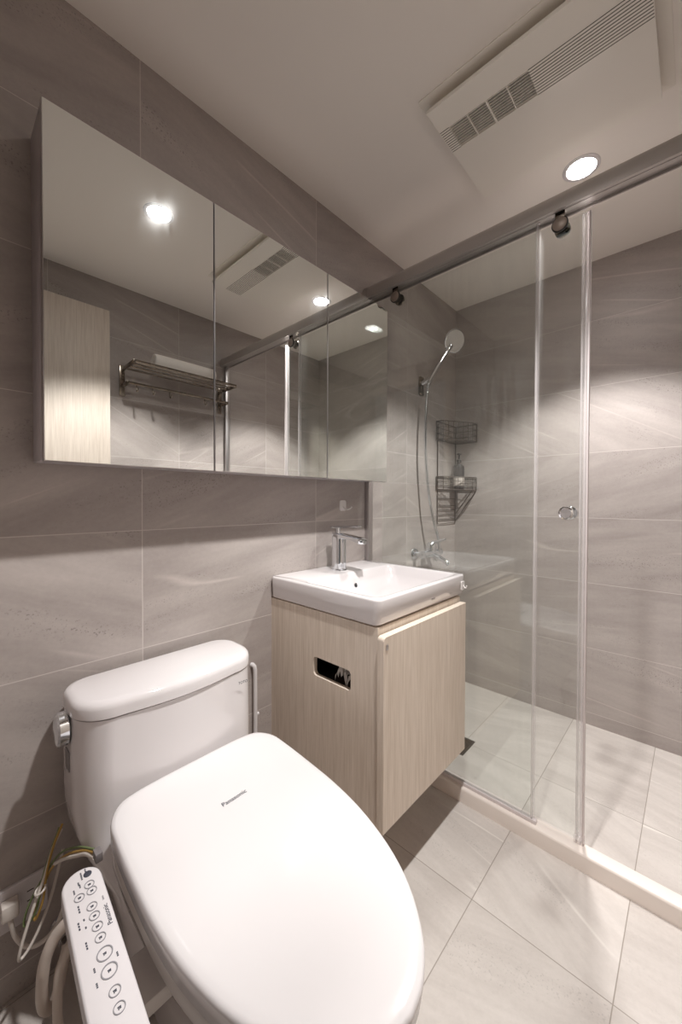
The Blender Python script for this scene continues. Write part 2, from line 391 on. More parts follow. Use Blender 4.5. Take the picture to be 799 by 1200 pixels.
box('bottom_panel', (0.0, VY0+.016, VZ0), (VX, VY1-.016, VZ0+.016), 'wood', t)
box('front_rail', (VX-.018, VY0+.016, VZ1-.05), (VX, VY1-.016, VZ1), 'wood', t)
box('back_panel', (0.0, VY0+.016, VZ0+.016), (.012, VY1-.016, VZ1), 'wood', t)
box('inner_shelf', (.014, VY0+.017, HZ0-.035), (VX-.004, VY1-.017, HZ0-.02), 'inner_dark', t)
box('inner_divider', (.014, VY0+.11, HZ0-.02), (VX-.02, VY0+.12, VZ1-.042), 'inner_dark', t)
# door: slab with rounded top corner near the toilet
bm = bmesh.new()
DY0, DY1, DZ0, DZ1 = .810, 1.302, .222, .754
pts = [(DY1, DZ0), (DY1, DZ1)] + [(DY0+.010-.010*math.sin(a), DZ1-.010+.010*math.cos(a)) for a in [math.radians(q) for q in range(0, 91, 15)]] + [(DY0, DZ0)]
add_rings(bm, [[(x, y, z) for y, z in pts] for x in (.484, .506)])
bmesh.ops.bevel(bm, geom=[e for e in bm.edges if abs(e.verts[0].co.x-e.verts[1].co.x) < 1e-6], offset=.0012, segments=1, affect='EDGES')
d = finish(bm, 'cabinet_door', 'wood', t)
box('hinge_cover', (.506, DY0+.010, DZ1-.035), (.5085, DY0+.018, DZ1-.020), 'alu', d, .0008)
# tissues seen through the slot
for k, (x, y, z, s, lab) in enumerate(((.318, VY0+.038, HZ0-.0195, 1.15, 'crumpled white tissue inside the cabinet slot, left of the pair'), (.368, VY0+.036, HZ0-.0195, 1.05, 'crumpled white tissue inside the cabinet slot, nearest the cabinet door'))):
    bm = bmesh.new()
    G = 9
    vs = [[None]*G for _ in range(G)]
    for i in range(G):
        for j in range(G):
            a, b = (i/(G-1)-.5), (j/(G-1)-.5); rr = math.hypot(a, b)
            h = .072*s*max(0, 1-rr*1.35)**.5 + .014*math.sin(i*2.3+k)*math.cos(j*1.9+k*2)*(rr+.3)
            vs[i][j] = bm.verts.new((x+a*.042*(1+.15*math.sin(j*1.7)), y+b*.030*(1+.15*math.cos(i*1.3)), z+max(.0005, h)))
    for i in range(G-1):
        for j in range(G-1): bm.faces.new((vs[i][j], vs[i+1][j], vs[i+1][j+1], vs[i][j+1]))
    bmesh.ops.solidify(bm, geom=list(bm.faces), thickness=.0006)
    tag(finish(bm, 'facial_tissue', 'tissue', None, False), lab, 'tissue', 'tissues in the cabinet slot')

# ------------------------------------------------------------------ basin
BY0, BY1, BXF, BT, BB = .8127, 1.342, .4849, .8497, .7765
t = thing('wash_basin', (0, BY0, BB), 'white rectangular ceramic basin on the cream wooden cabinet', 'basin')
bm = bmesh.new()
n = 6
def ring(x0, y0, x1, y1, r, z, zf=None): return [(x, y, z) for x, y in rrect(x0, y0, x1, y1, r, n)]
rings = [ring(.19, BY0+.08, BXF-.06, BY1-.08, .03, BT-.098), ring(.14, BY0+.045, BXF-.035, BY1-.045, .03, BB-.006), ring(.02, BY0+.02, BXF-.03, BY1-.02, .02, BB-.003), ring(.001, BY0+.006, BXF-.010, BY1-.006, .016, BB),
         ring(.001, BY0+.003, BXF-.004, BY1-.003, .018, BB+.004),
         ring(.001, BY0, BXF, BY1, .020, BT-.006), ring(.0015, BY0+.0008, BXF-.0008, BY1-.0008, .019, BT-.003), ring(.003, BY0+.0035, BXF-.0035, BY1-.0035, .017, BT)]
bx0, by0, bx1, by1 = .150, BY0+.022, BXF-.020, BY1-.022
for dx, z, r in ((0, BT, .03), (.0025, BT-.0015, .03), (.007, BT-.008, .035), (.014, BT-.035, .04), (.030, BT-.068, .05), (.075, BT-.084, .055), (.13, BT-.089, .022)):
    rings.append(ring(bx0+dx, by0+dx*.9, bx1-dx, by1-dx*.9, r, z))
add_rings(bm, rings)
finish(bm, 'basin_bowl', 'ceramic', t, True, 60)
# overflow hole and pop-up drain
bm = bmesh.new(); add_lathe(bm, [(.0095, 0), (.0095, .003), (.0075, .0035), (.0065, .001)], (.1700, 1.082, .799), (1, 0, .25), 20)
finish(bm, 'overflow_ring', 'chrome', t, True); lathe('overflow_hole', [(.006, .0005), (.006, .0025)], (.1712, 1.082, .799), 'black', t, (1, 0, .25), 16)
lathe('basin_drain', [(.03, 0), (.03, .002), (.022, .005), (0, .006)], (.305, 1.075, BT-.089), 'chrome', t)
o = text('maker_mark', 'TOTO', .0085, (0, 1, 0), (.06, 0, 1), (.4832, 1.110, .7985), 'ink', t)
# faucet
t = thing('basin_faucet', (.088, 1.078, BT), 'chrome single-lever tap standing on the back deck of the basin', 'tap')
bm = bmesh.new()
add_rings(bm, [[(.088+rx*math.cos(2*PI*k/40), 1.078+ry*math.sin(2*PI*k/40), BT+z+tilt*math.cos(2*PI*k/40)) for k in range(40)] for rx, ry, z, tilt in ((.034, .029, 0, 0), (.034, .029, .003, 0), (.031, .026, .006, 0), (.0295, .0255, .02, 0), (.0295, .0255, .128, .002), (.028, .024, .136, .004), (.022, .019, .140, .004))]); finish(bm, 'tap_body', 'chrome', t, True)
bm = bmesh.new()
sec = [(.062, .143, .014, .130), (.10, .143, .022, .120), (.13, .140, .0225, .124), (.17, .135, .0225, .120), (.200, .131, .022, .111), (.214, .127, .018, .109), (.221, .122, .012, .112)]
add_rings(bm, [[(x, 1.078+w*a, BT+(zt if b > 0 else zb)-(.0025 if abs(a) == 1 else 0)*b) for a, b in ((-1, -1), (-.8, -1), (.8, -1), (1, -1), (1, 1), (.8, 1), (-.8, 1), (-1, 1))] for x, zt, w, zb in sec])
finish(bm, 'spout', 'chrome', t, True, 40)
lathe('aerator', [(.011, 0), (.011, .008)], (.200, 1.078, BT+.108), 'satin', t, (0, 0, 1), 20)
bm = bmesh.new(); add_lathe(bm, [(.012, 0), (.0105, .004), (.0105, .028)], (.080, 1.078, BT+.138), seg=24)
add_rings(bm, [[(x, 1.078+w*a, BT+z+h*b) for a, b in ((-1, -.5), (-.8, -1), (.8, -1), (1, -.5), (1, .5), (.8, 1), (-.8, 1), (-1, .5))] for x, z, w, h in ((.050, .167, .012, .0035), (.060, .1675, .0195, .005), (.12, .170, .0185, .0045), (.186, .173, .016, .0035), (.194, .1735, .012, .0025))])
finish(bm, 'tap_lever', 'chrome', t, True, 40)

# adhesive hooks
t = thing('adhesive_hook', (0, 1.20, 1.075), 'small milky square hook stuck on the wall above the tap', 'hook')
bm = bmesh.new(); add_rings(bm, [[(x, y, z) for y, z in rrect(1.172+d, 1.076+d, 1.212-d, 1.122-d, .010)] for x, d in ((0, 0), (.003, 0), (.0045, .0015))])
finish(bm, 'backing_plate', 'hook', t, True); tube('hook_prong', [(.0035, 1.192, 1.094), (.012, 1.194, 1.086), (.024, 1.200, 1.083), (.034, 1.206, 1.088), (.038, 1.209, 1.095)], .0035, 'hook', t, 8, 5)
t = thing('adhesive_hook', (BXF, 1.322, .80), 'tiny milky hook stuck on the front corner of the basin near the glass', 'hook')
bm = bmesh.new(); add_rings(bm, [[(x, y, z) for y, z in rrect(1.303+d, .794+d, 1.329-d, .826-d, .004)] for x, d in ((BXF, 0), (BXF+.003, 0), (BXF+.004, .001))])
finish(bm, 'backing_plate', 'hook', t, True); tube('hook_prong', [(BXF+.003, 1.318, .812), (BXF+.009, 1.318, .803), (BXF+.014, 1.318, .803), (BXF+.016, 1.318, .812)], .0025, 'hook', t, 8, 5)

# ------------------------------------------------------------------ toilet
TY, LY = .408, .418
t = thing('toilet', (.02, TY, 0), 'white toilet with electronic bidet seat, lid closed, standing against the left wall', 'toilet')
def dshape(x0, x1, hw, rb, rf, bow=.012, n=10, cy=TY):
    pts = []
    for k in range(n+1):                       # back corner, near side
        a = math.radians(180+90*k/n); pts.append((x0+rb+rb*math.cos(a), cy-hw+rb+rb*math.sin(a)))
    for k in range(n+1):
        a = math.radians(270+90*k/n); pts.append((x1-bow-rf+rf*math.cos(a), cy-hw+rf*1.0+rf*math.sin(a)))
    for k in range(1, n):
        s = k/n; pts.append((x1-bow+bow*math.sin(PI*s), cy-hw+rf+(2*hw-2*rf)*s))
    for k in range(n+1):
        a = math.radians(0+90*k/n); pts.append((x1-bow-rf+rf*math.cos(a), cy+hw-rf+rf*math.sin(a)))
    for k in range(n+1):
        a = math.radians(90+90*k/n); pts.append((x0+rb+rb*math.cos(a), cy+hw-rb+rb*math.sin(a)))
    return pts
# tank lid
bm = bmesh.new()
def lidring(d, z): return [(x, y, z) for x, y in dshape(.022+d, .226-d, .2165-d, .055-d*.5, .080-d*.5, .016)]
add_rings(bm, [lidring(.004, .655), lidring(0, .657), lidring(0, .676), lidring(.002, .684), lidring(.007, .6895), lidring(.016, .692)])
finish(bm, 'tank_lid', 'ceramic', t, True, 60)
bm = bmesh.new()
add_rings(bm, [[(x, y, z) for x, y in dshape(.026, x1, hw, .045, .075, .014)] for z, x1, hw in ((.02, .30, .13), (.20, .30, .14), (.30, .30, .165), (.36, .255, .195), (.40, .232, .208), (.45, .224, .2145), (.55, .221, .2150), (.653, .221, .2130))])
finish(bm, 'tank', 'ceramic', t, True, 60)
text('maker_mark', 'TOTO', .010, (0, 1, -.02), (0, 0, 1), (.2160, TY+.157, .627), 'ink', t)
# bowl outline shared by rim, seat and lid
def outline(wf, x0, x1, n=44):
    prof = [(0, 0), (.0, .07), (.003, .13), (.014, .168), (.05, .193), (.10, .1985), (.18, .2005), (.27, .200), (.36, .191), (.45, .168), (.52, .134), (.575, .086), (.602, .040), (.61, 0)]
    P = catmull([(x, y, 0) for x, y in prof], 4)
    s = (x1-x0)/.61
    half = [(x0+p.x*s, max(0, p.y*wf)) for p in P]
    return [(x, LY+y) for x, y in half] + [(x, LY-y) for x, y in half[-2:0:-1]]
SL = .075
def zl(x, z): return z - (x-.24)*SL
bm = bmesh.new()
add_rings(bm, [[(x, y, z) for x, y in outline(w, a, b)] for z, w, a, b in ((0, .52, .22, .58), (.02, .54, .21, .60), (.10, .52, .21, .58), (.2, .60, .20, .62), (.28, .76, .20, .70), (.34, .88, .20, .77), (.385, .93, .20, .80), (.40, .935, .20, .805), (.405, .92, .205, .80))])
finish(bm, 'bowl', 'ceramic', t, True, 60)
bm = bmesh.new()
add_rings(bm, [[(x, y, zl(x, z) if z > .41 else z) for x, y in outline(w, a, b)] for z, w, a, b in ((.405, .93, .232, .815), (.412, .95, .232, .82), (.444, .955, .232, .825), (.450, .94, .236, .82))])
s = finish(bm, 'bidet_seat', 'seat', t, True, 50)
bm = bmesh.new()
add_rings(bm, [[(x, y, zl(x, z+.006)) for x, y in outline(w, a, b)] for z, w, a, b in ((.452, .975, .236, .838), (.454, .99, .234, .842), (.484, .998, .236, .846), (.489, .995, .237, .8455), (.4925, .985, .241, .842), (.4945, .96, .25, .834), (.4950, .90, .27, .815))])
ld = finish(bm, 'seat_lid', 'plastic', t, True, 60)
text('lettering', 'Panasonic', .0145, (0, 1, 0), (-1, 0, SL), (.400, .427, zl(.40, .4950+.0065)), 'ink', ld)
# flush lever
bm = bmesh.new(); add_lathe(bm, [(.019, -.004), (.019, .006)], (.108, TY-.2125, .622), (0, -1, 0), 28)
add_rings(bm, [[(.108+w*(math.cos(2*PI*k/12+.26)), TY-.2125-y, .622+h*1.08*math.sin(2*PI*k/12+.26)) for k in range(12)] for y, w, h in ((.002, .026, .031), (.004, .029, .034), (.020, .029, .034), (.024, .026, .031), (.0255, .020, .025))])
finish(bm, 'flush_lever', 'chrome', t, True, 35)
o = box('label_sticker', (.092, TY-.2165, .530), (.125, TY-.2145, .572), 'sticker', t, .0005); o['label'] = 'grey foil sticker below the flush lever'
# side control panel of the bidet seat
PA = Vector((.305, .1655, .0)); PXv = Vector((1, -.05, -.055)).normalized(); PYv = Vector((.05, 1, 0)).normalized(); PZv = PXv.cross(PYv)
PYv = PZv.cross(PXv)
PO = Vector((.313, .168, .462))
def pl(a, b, c=0): return PO + PXv*a + PYv*b + PZv*c
def panel_out(d, L=.40):
    w = .0290-d; pts = []
    for k in range(13):
        a = math.radians(90+180*k/12); pts.append((.030+(.030-d)*math.cos(a), w*math.sin(a)))
    pts += [(.20, -w-.001), (L-.02-d, -w-.001), (L-d, -w*.7), (L-d, w*.7), (L-.02-d, w+.001), (.20, w+.001)]
    return pts
bm = bmesh.new(); add_rings(bm, [[pl(a, b, z) for a, b in panel_out(d)] for d, z in ((.004, -.030), (0, -.026), (0, -.004), (.0012, -.001), (.004, 0))])
cp = finish(bm, 'control_panel', 'panel', t, True, 50)
def pring(a, b, ra, rb, z=.0002):
    bm = bmesh.new(); N = 20
    add_rings(bm, [[pl(a+ra*k*math.cos(2*PI*i/N), b+rb*k*math.sin(2*PI*i/N), zz) for i in range(N)] for k, zz in ((1, z), (1, z+.0008), (.86, z+.0008), (.86, z))], closed=True)
    return finish(bm, 'button', 'inkgrey', cp, True)
bt = [(.020, .010, 1), (.036, .0085, 0), (.046, .0095, 0), (.046, -.008, 0), (.066, .0045, 0), (.079, .0045, 0), (.093, .0045, 0), (.107, .0045, 0), (.126, .0045, 2), (.145, .0045, 2), (.166, .0045, 0), (.182, .0045, 0)]
for a, b, k in bt:
    a = .019+(a-.020)*1.4
    r1, r2 = ((.0074, .0074), (.0070, .0070), (.0105, .0105))[min(k if k != 1 else 1, 2)]
    if k == 1:
        bm = bmesh.new(); N = 20
        add_rings(bm, [[pl(a+.0062*q*math.cos(2*PI*i/N), b+.0062*q*math.sin(2*PI*i/N), z) for i in range(N)] for q, z in ((1, -.001), (1, .0006), (.8, .001))])
        o = finish(bm, 'button', 'ink', cp, True); o['label'] = 'dark round stop button'
    else:
        pring(a, b, r1, r2)
        bm = bmesh.new(); c = pl(a, b, .0004)
        for (da, db, la, lb) in ((-.0012, 0, .0006, .0022), (.0006, .0008, .0008, .0012), (.0010, -.0012, .0012, .0005)):
            vs = [bm.verts.new(pl(a+da+sa*la, b+db+sb*lb, z)) for z in (-.0002, .0004) for sa, sb in ((-1, -1), (1, -1), (1, 1), (-1, 1))]
            for f in ((0, 1, 2, 3), (4, 5, 6, 7), (0, 1, 5, 4), (1, 2, 6, 5), (2, 3, 7, 6), (3, 0, 4, 7)): bm.faces.new([vs[i] for i in f])
        finish(bm, 'button_symbol', 'ink', cp)
def ptext(body, size, a, b, mat='ink'):
    text('lettering', body, size, -PXv, -PYv, pl(a, b, .0003), mat, cp)
ptext('Panasonic', .0096, .112, .0205)
ptext('bidet', .0040, .080, .0205, 'inkgrey')
bm = bmesh.new()
for a, b, w in ((.013, .008, .004), (.016, .001, .005), (.021, .001, .005), (.027, -.005, .004), (.031, -.004, .004), (.035, -.013, .005), (.060, -.012, .008), (.080, -.0165, .008), (.076, -.009, .0022), (.086, -.009, .0022), (.106, -.013, .007), (.135, -.011, .004), (.135, .018, .004), (.150, -.012, .004)):
    for k in range(3):
        vs = [bm.verts.new(pl(.019+(a-.020)*1.4+(k-1)*w*.62+sa*w*.22, b+sb*.0011, z)) for z in (-.0002, .0003) for sa, sb in ((-1, -1), (1, -1), (1, 1), (-1, 1))]
        for f in ((0, 1, 2, 3), (4, 5, 6, 7), (0, 1, 5, 4), (1, 2, 6, 5), (2, 3, 7, 6), (3, 0, 4, 7)): bm.faces.new([vs[i] for i in f])
o = finish(bm, 'panel_printing', 'ink', cp); o['kind'] = 'stuff'
box('panel_bracket', (.44, .180, .345), (.52, .262, .372), 'seat', t, .003)
box('release_catch', (.285, .196, .445), (.305, .2085, .462), 'sticker', t, .002)

# white conduit on the wall to the right of the tank
t = thing('wall_conduit', (.012, .742, 0), 'slim white cable conduit on the wall between toilet tank and cabinet', 'conduit')
tube('conduit_tube', [(0.0, .735, .556), (.006, .737, .557), (.010, .740, .552), (.011, .7425, .54), (.011, .7435, .40), (.011, .7435, 0)], .0075, 'plastic', t, 12)
lathe('conduit_clip', [(.004, 0), (.006, .003), (.006, .006), (.003, .008)], (.011, .750, .384), 'plastic', t, (0, 1, 0), 14)

# socket, plug, cords, hoses beside the toilet
t = thing('wall_socket', (0, .115, .21), 'white double wall socket low on the wall left of the toilet', 'socket')
bm = bmesh.new(); add_rings(bm, [[(x, y, z) for y, z in rrect(.048+d, .163+d, .172-d, .259-d, .004)] for x, d in ((0, 0), (.006, 0), (.008, .002))])
finish(bm, 'face_plate', 'panel', t, True)
for y in (.080, .140):
    bm = bmesh.new()
    for dz in (-.011, .011): add_box(bm, (.0079, y-.006, .218+dz-.001), (.0085, y+.006, .218+dz+.001))
    finish(bm, 'outlet_slot', 'black', t)
t = thing('power_plug', (.01, .105, .225), 'white plug pushed into the low wall socket, with short white lead', 'plug')
box('plug_body', (.0086, .088, .206), (.034, .118, .240), 'cord_white', t, .004)
tube('plug_lead', [(.022, .103, .208), (.026, .106, .185), (.030, .112, .160), (.040, .128, .135), (.055, .150, .135), (.07, .175, .16), (.075, .19, .20)], .0048, 'cord_white', t, 10, 6)
def cord(name, pts, r, mat, label, cat):
    return tag(tube(name, pts, r, mat, None, 8, 6), label, cat, None)
cord('looped_cable', [(.060, .19, .37), (.075, .170, .345), (.085, .155, .305), (.095, .135, .262), (.105, .116, .215), (.108, .108, .185), (.100, .112, .170), (.095, .128, .180), (.090, .150, .215), (.08, .17, .26), (.07, .19, .33)], .0030, 'cord_white', 'looped white cord hanging beside the toilet near the socket', 'cord')
cord('earth_wire', [(.058, .186, .375), (.070, .168, .340), (.080, .150, .290), (.088, .140, .245), (.082, .128, .22), (.074, .120, .215), (.070, .128, .245), (.07, .15, .285), (.10, .178, .345), (.16, .198, .385), (.25, .207, .432)], .0022, 'cord_green', 'thin green wire running from the cord loop to the bidet seat', 'wire')
cord('bidet_lead', [(.066, .19, .385), (.076, .172, .352), (.086, .158, .31), (.094, .15, .262), (.090, .138, .225), (.083, .137, .235), (.08, .15, .27), (.09, .165, .315), (.13, .185, .358), (.20, .200, .402), (.262, .2055, .434)], .0024, 'cord_yellow', 'thin brownish yellow wire twisted with the cords beside the toilet', 'wire')
cord('bidet_cable', [(.10, .17, .33), (.13, .182, .352), (.18, .194, .383), (.22, .200, .408), (.266, .204, .428)], .0036, 'cord_white', 'short pale cable entering the left side of the bidet seat', 'cable')
tag(tube('twist_tie', [(.092+.010*math.cos(a), .146+.010*math.sin(a)*.9, .285+.004*math.sin(a)) for a in [2*PI*k/16 for k in range(16)]], .0022, 'cord_white', None, 6, 0, True), 'white twist tie round the bundled cords beside the toilet', 'cable tie')
tag(tube('water_hose', [(.26, .205, .30), (.22, .184, .295), (.20, .158, .268), (.195, .141, .236), (.19, .134, .19), (.17, .138, .11), (.12, .165, .05), (.065, .198, .10)], .0105, 'hose', None, 12, 8), 'thick cream water hose curving down left of the toilet, outermost', 'hose')
tag(tube('water_hose', [(.28, .205, .27), (.23, .190, .252), (.205, .177, .236), (.2, .165, .206), (.2, .157, .17), (.215, .155, .09), (.22, .18, .012)], .0085, 'hose', None, 12, 8), 'cream water hose beside the toilet, the inner and thinner one', 'hose')
t = thing('stop_valve', (0, .20, .10), 'chrome stop valve low on the wall behind the toilet cords', 'valve')
lathe('valve_body', [(.022, 0), (.022, .004), (.012, .006), (.012, .040), (.015, .042), (.015, .055)], (0, .198, .10), 'chrome', t, (1, 0, 0), 20)

# ------------------------------------------------------------------ shower screen
GY1, GY2 = 1.347, 1.3665
t = thing('shower_screen', (.0, GY1, .0535), 'clear glass sliding shower screen with grey metal rail above a stone sill', 'shower screen')
bm = bmesh.new()
pr = [(1.318, 2.020), (1.318, 2.036), (1.321, 2.056), (1.330, 2.074), (1.345, 2.084), (1.362, 2.088), (1.374, 2.088), (1.376, 2.085), (1.376, 2.024), (1.371, 2.024), (1.371, 2.040), (1.329, 2.040), (1.329, 2.020)]
add_rings(bm, [[(x, y, z) for y, z in pr] for x in (.022, XR-.022)])
rail = finish(bm, 'rail', 'satin', t, True, 40)
for x0, x1 in ((0, .026), (XR-.026, XR)):
    bm = bmesh.new(); cyy, czz = 1.347, 2.053
    add_rings(bm, [[(x, cyy+(y-cyy)*1.06, czz+(z-czz)*1.06) for y, z in pr[:9]] for x in (x0, x1)]); finish(bm, 'end_cap', 'satin', rail, True, 40)
box('rail_groove_shade', (.03, 1.3295, 2.026), (XR-.03, 1.3370, 2.034), 'black', t)  # solid black strip drawn as the shade inside the rail groove
box('rail_underside', (.03, 1.3370, 2.024), (XR-.03, 1.3665, 2.036), 'satin', t)
box('rail_lip', (.03, 1.3665, 2.016), (XR-.03, 1.3705, 2.036), 'satin', t)
box('wall_profile', (0, 1.343, .0535), (.022, 1.374, 2.020), 'alu', t, .002)
box('wall_profile', (XR-.022, 1.343, .0535), (XR, 1.374, 2.020), 'alu', t, .002)
box('bottom_track', (.022, GY1-.008, .0535), (.735, GY1+.008, .066), 'seal_white', t, .001)
p1 = box('fixed_pane', (.022, GY1-.004, .066), (.722, GY1+.004, 2.022), 'glass', t)
box('seal_strip', (.717, GY1-.0065, .060), (.728, GY1+.0065, 2.020), 'strip', p1, .001)
p2 = box('sliding_pane', (.085, GY2-.004, .066), (.850, GY2+.004, 2.005), 'glass', t)
box('seal_strip', (.842, GY2-.007, .060), (.864, GY2+.007, 2.000), 'strip', p2, .002)
box('seal_edge', (.8605, GY2-.0078, .060), (.8655, GY2+.0078, 2.000), 'seal_white', p2, .001)
box('bottom_guide', (.838, GY2-.012, .0536), (.866, GY2+.010, .078), 'strip', t, .002)
for x in (.165, .786):
    h = box('roller_hanger', (x-.014, GY1-.0095, 1.985), (x+.014, GY1-.0045, 2.030), 'steel', p2, .002)
    bm = bmesh.new(); add_lathe(bm, [(.019, 0), (.0205, .001), (.0205, .003), (.019, .004)], (x, GY1-.0095, 1.985), (0, -1, 0), 28); finish(bm, 'roller_cap', 'rollercap', h, True)
    bm = bmesh.new(); add_lathe(bm, [(.0235, 0), (.0235, .0048)], (x, GY1-.0045, 1.985), (0, -1, 0), 28); finish(bm, 'roller_seat', 'black', h, True)
    bm = bmesh.new(); add_lathe(bm, [(.0225, 0), (.0225, .008), (.019, .010)], (x, GY2+.0045, 1.985), (0, 1, 0), 28); finish(bm, 'roller_cap', 'steel', h, True)
k = lathe('door_knob', [(.012, 0), (.012, .006), (.0205, .012), (.0215, .022), (.0205, .027), (.016, .029), (.015, .0275), (0, .027)], (.812, GY2-.004, 1.083), 'chrome', p2, (0, -1, 0), 32)
lathe('door_knob', [(.012, 0), (.012, .008), (.0215, .014), (.0225, .024), (.0215, .029), (.016, .031), (0, .031)], (.812, GY2+.004, 1.083), 'chrome', p2, (0, 1, 0), 32)

# ------------------------------------------------------------------ shower fittings
SY = 1.835
t = thing('shower_mixer', (0, SY, .83), 'chrome wall-mounted shower mixer tap with lever behind the glass', 'shower tap')
bm = bmesh.new()
for dy in (-.075, .075):
    add_lathe(bm, [(.031, 0), (.031, .004), (.026, .012), (.014, .016), (.014, .045), (.019, .047), (.019, .062)], (0, SY+dy, .835), (1, 0, 0), 24)
add_tube(bm, [(.062, SY-.092, .835), (.062, SY+.092, .835)], .021, 20)
finish(bm, 'mixer_body', 'chrome', t, True)
bm = bmesh.new(); add_lathe(bm, [(.026, 0), (.027, .018), (.024, .040), (.018, .048), (0, .05)], (.064, SY, .848), (0, 0, 1), 24)
add_tube(bm, [(.064, SY, .892), (.10, SY, .902), (.145, SY, .918)], [.010, .009, .006], 12); finish(bm, 'mixer_lever', 'chrome', t, True)
bm = bmesh.new(); add_tube(bm, [(.066, SY, .828), (.11, SY, .815), (.15, SY, .800), (.165, SY, .785)], [.015, .014, .013, .013], 14, 4); finish(bm, 'tub_spout', 'chrome', t, True)
lathe('hose_outlet', [(.012, 0), (.012, .03)], (.062, SY+.045, .790), 'chrome', t)
t = thing('shower_bracket', (0, 1.815, 1.735), 'grey wall bracket holding the hand shower', 'bracket')
box('bracket_plate', (0, 1.795, 1.695), (.012, 1.835, 1.795), 'steel', t, .005)
tube('bracket_arm', [(.010, 1.815, 1.76), (.034, 1.818, 1.768), (.052, 1.822, 1.775)], [.014, .015, .018], 'chrome', t, 14)
t = thing('hand_shower', (.055, 1.82, 1.74), 'round white and chrome hand shower with long hose, hung on the bracket', 'shower head')
bm = bmesh.new(); add_tube(bm, [(.048, 1.806, 1.725), (.055, 1.818, 1.76), (.085, 1.862, 1.855), (.112, 1.90, 1.93), (.125, 1.918, 1.962)], [.0095, .0115, .0125, .0125, .013, .015], 14, 4); finish(bm, 'shower_handle', 'chrome', t, True)
HC = Vector((.138, 1.930, 1.988)); HN = Vector((.80, -.42, -.38)).normalized()
hd = bpy.data.objects
bm = bmesh.new(); add_lathe(bm, [(0, -.020), (.018, -.018), (.040, -.008), (.061, -.001), (.0625, .004), (.060, .007), (.057, .0075)], HC, HN, 36); h = finish(bm, 'shower_head', 'chrome', t, True)
bm = bmesh.new(); add_lathe(bm, [(.0565, .0), (.0565, .0082), (.055, .0088), (0, .0088)], HC, HN, 36)
finish(bm, 'spray_face', 'spray_face', h, True)
ua = HN.orthogonal().normalized(); va = HN.cross(ua)
bm = bmesh.new()
for rr, nn in ((.012, 6), (.024, 12), (.036, 18), (.048, 24)):
    for k in range(nn):
        a = 2*PI*k/nn; c = HC+HN*.0088+(ua*math.cos(a)+va*math.sin(a))*rr; add_lathe(bm, [(.0016, 0), (.0013, .0012)], c, HN, 6)
o = finish(bm, 'spray_nozzles', 'inkgrey', h); o['kind'] = 'stuff'
bm = bmesh.new(); add_tube(bm, [(.050, 1.806, 1.722), (.054, 1.794, 1.69), (.056, 1.780, 1.60), (.058, 1.772, 1.5), (.060, 1.772, 1.38), (.062, 1.786, 1.25), (.066, 1.808, 1.12), (.072, 1.845, 1.00), (.080, 1.878, .91), (.078, 1.888, .84), (.064, 1.882, .790)], .0075, 12, 8)
finish(bm, 'shower_hose', 'chrome', t, True)
# corner wire racks
def wire_basket(t, z, h, a=.24, dpt=.125):
    bm = bmesh.new(); y1 = YF-.006; x0 = .006; y0 = y1-a
    path = [(x0, y1), (x0, y0), (x0+.045, y0), (x0+.135, y1-.055), (x0+.135, y1)]
    for k in range(4):
        zz = z+h*k/3
        add_tube(bm, [(p[0], p[1], zz) for p in path]+[(path[0][0], path[0][1], zz)], .0030 if k in (0, 3) else .0018, 6)
    for k in range(1, 9):
        s = k/9; add_tube(bm, [(x0, y0+a*s, z), (x0+min(.135, .045+.10*s*1.2), y0+a*s, z)], .0015, 6)
    for p in path[:-1]+[path[-1]]: add_tube(bm, [(p[0], p[1], z), (p[0], p[1], z+h)], .0026, 6)
    for k in range(1, 6):
        s = k/6; add_tube(bm, [(x0+.045+.09*s, y0+(a-.055)*s, z), (x0+.045+.09*s, y0+(a-.055)*s, z+h)], .0016, 6)
    return bm
t = thing('corner_rack', (0, 2.1, 1.0), 'dark wire rack with two baskets in the shower corner', 'shower rack')
finish(wire_basket(t, 1.475, .105), 'wire_basket', 'wire', t, True); finish(wire_basket(t, 1.185, .075), 'wire_basket', 'wire', t, True)
bm = bmesh.new()
y1 = YF-.006
for y in (2.0, y1): add_tube(bm, [(.006, y, .985), (.006, y, 1.565)], .003, 6)
for z in (1.135, 1.09, 1.065, 1.04, 1.01, .985): add_tube(bm, [(.006, 2.0, z), (.006, y1, z)], .0022, 6)  # rungs below the basket stand in for wire shadows and reflections on the wall
for x in (.141, .115): add_tube(bm, [(x, y1, 1.185), (.010, y1, 1.0+(.141-x)*1.6)], .0022, 6)
finish(bm, 'rack_frame_shadow_rungs', 'wire', t, True)
t = thing('pump_bottle', (.07, 2.145, 1.1895), 'dark pump bottle with pale label in the lower corner basket', 'bottle')
lathe('bottle_body', [(.028, 0), (.031, .004), (.031, .13), (.027, .145), (.012, .152), (.012, .160)], (.065, 2.150, 1.189), 'bottle', t, (0, 0, 1), 24)
lathe('bottle_label', [(.0314, .02), (.0314, .07)], (.065, 2.150, 1.189), 'bottle_label', t, (0, 0, 1), 24)
bm = bmesh.new(); add_lathe(bm, [(.014, 0), (.014, .018), (.005, .020), (.005, .045), (.012, .046), (.012, .055)], (.065, 2.150, 1.349), (0, 0, 1), 16); add_tube(bm, [(.065, 2.150, 1.398), (.088, 2.128, 1.396)], .0045, 8)
finish(bm, 'pump', 'bottle', t, True)
# floor drain
t = thing('floor_drain', (.31, 1.64, 0), 'square dark metal floor drain in the shower floor by the sill', 'drain')
box('drain_frame', (.24, 1.572, 0.0), (.372, 1.704, .0012), 'drainsteel', t)
bm = bmesh.new()
for k in range(9): add_box(bm, (.250, 1.5835+k*.0125, .0012), (.362, 1.5900+k*.0125, .0028))
finish(bm, 'drain_grate', 'steel', t)

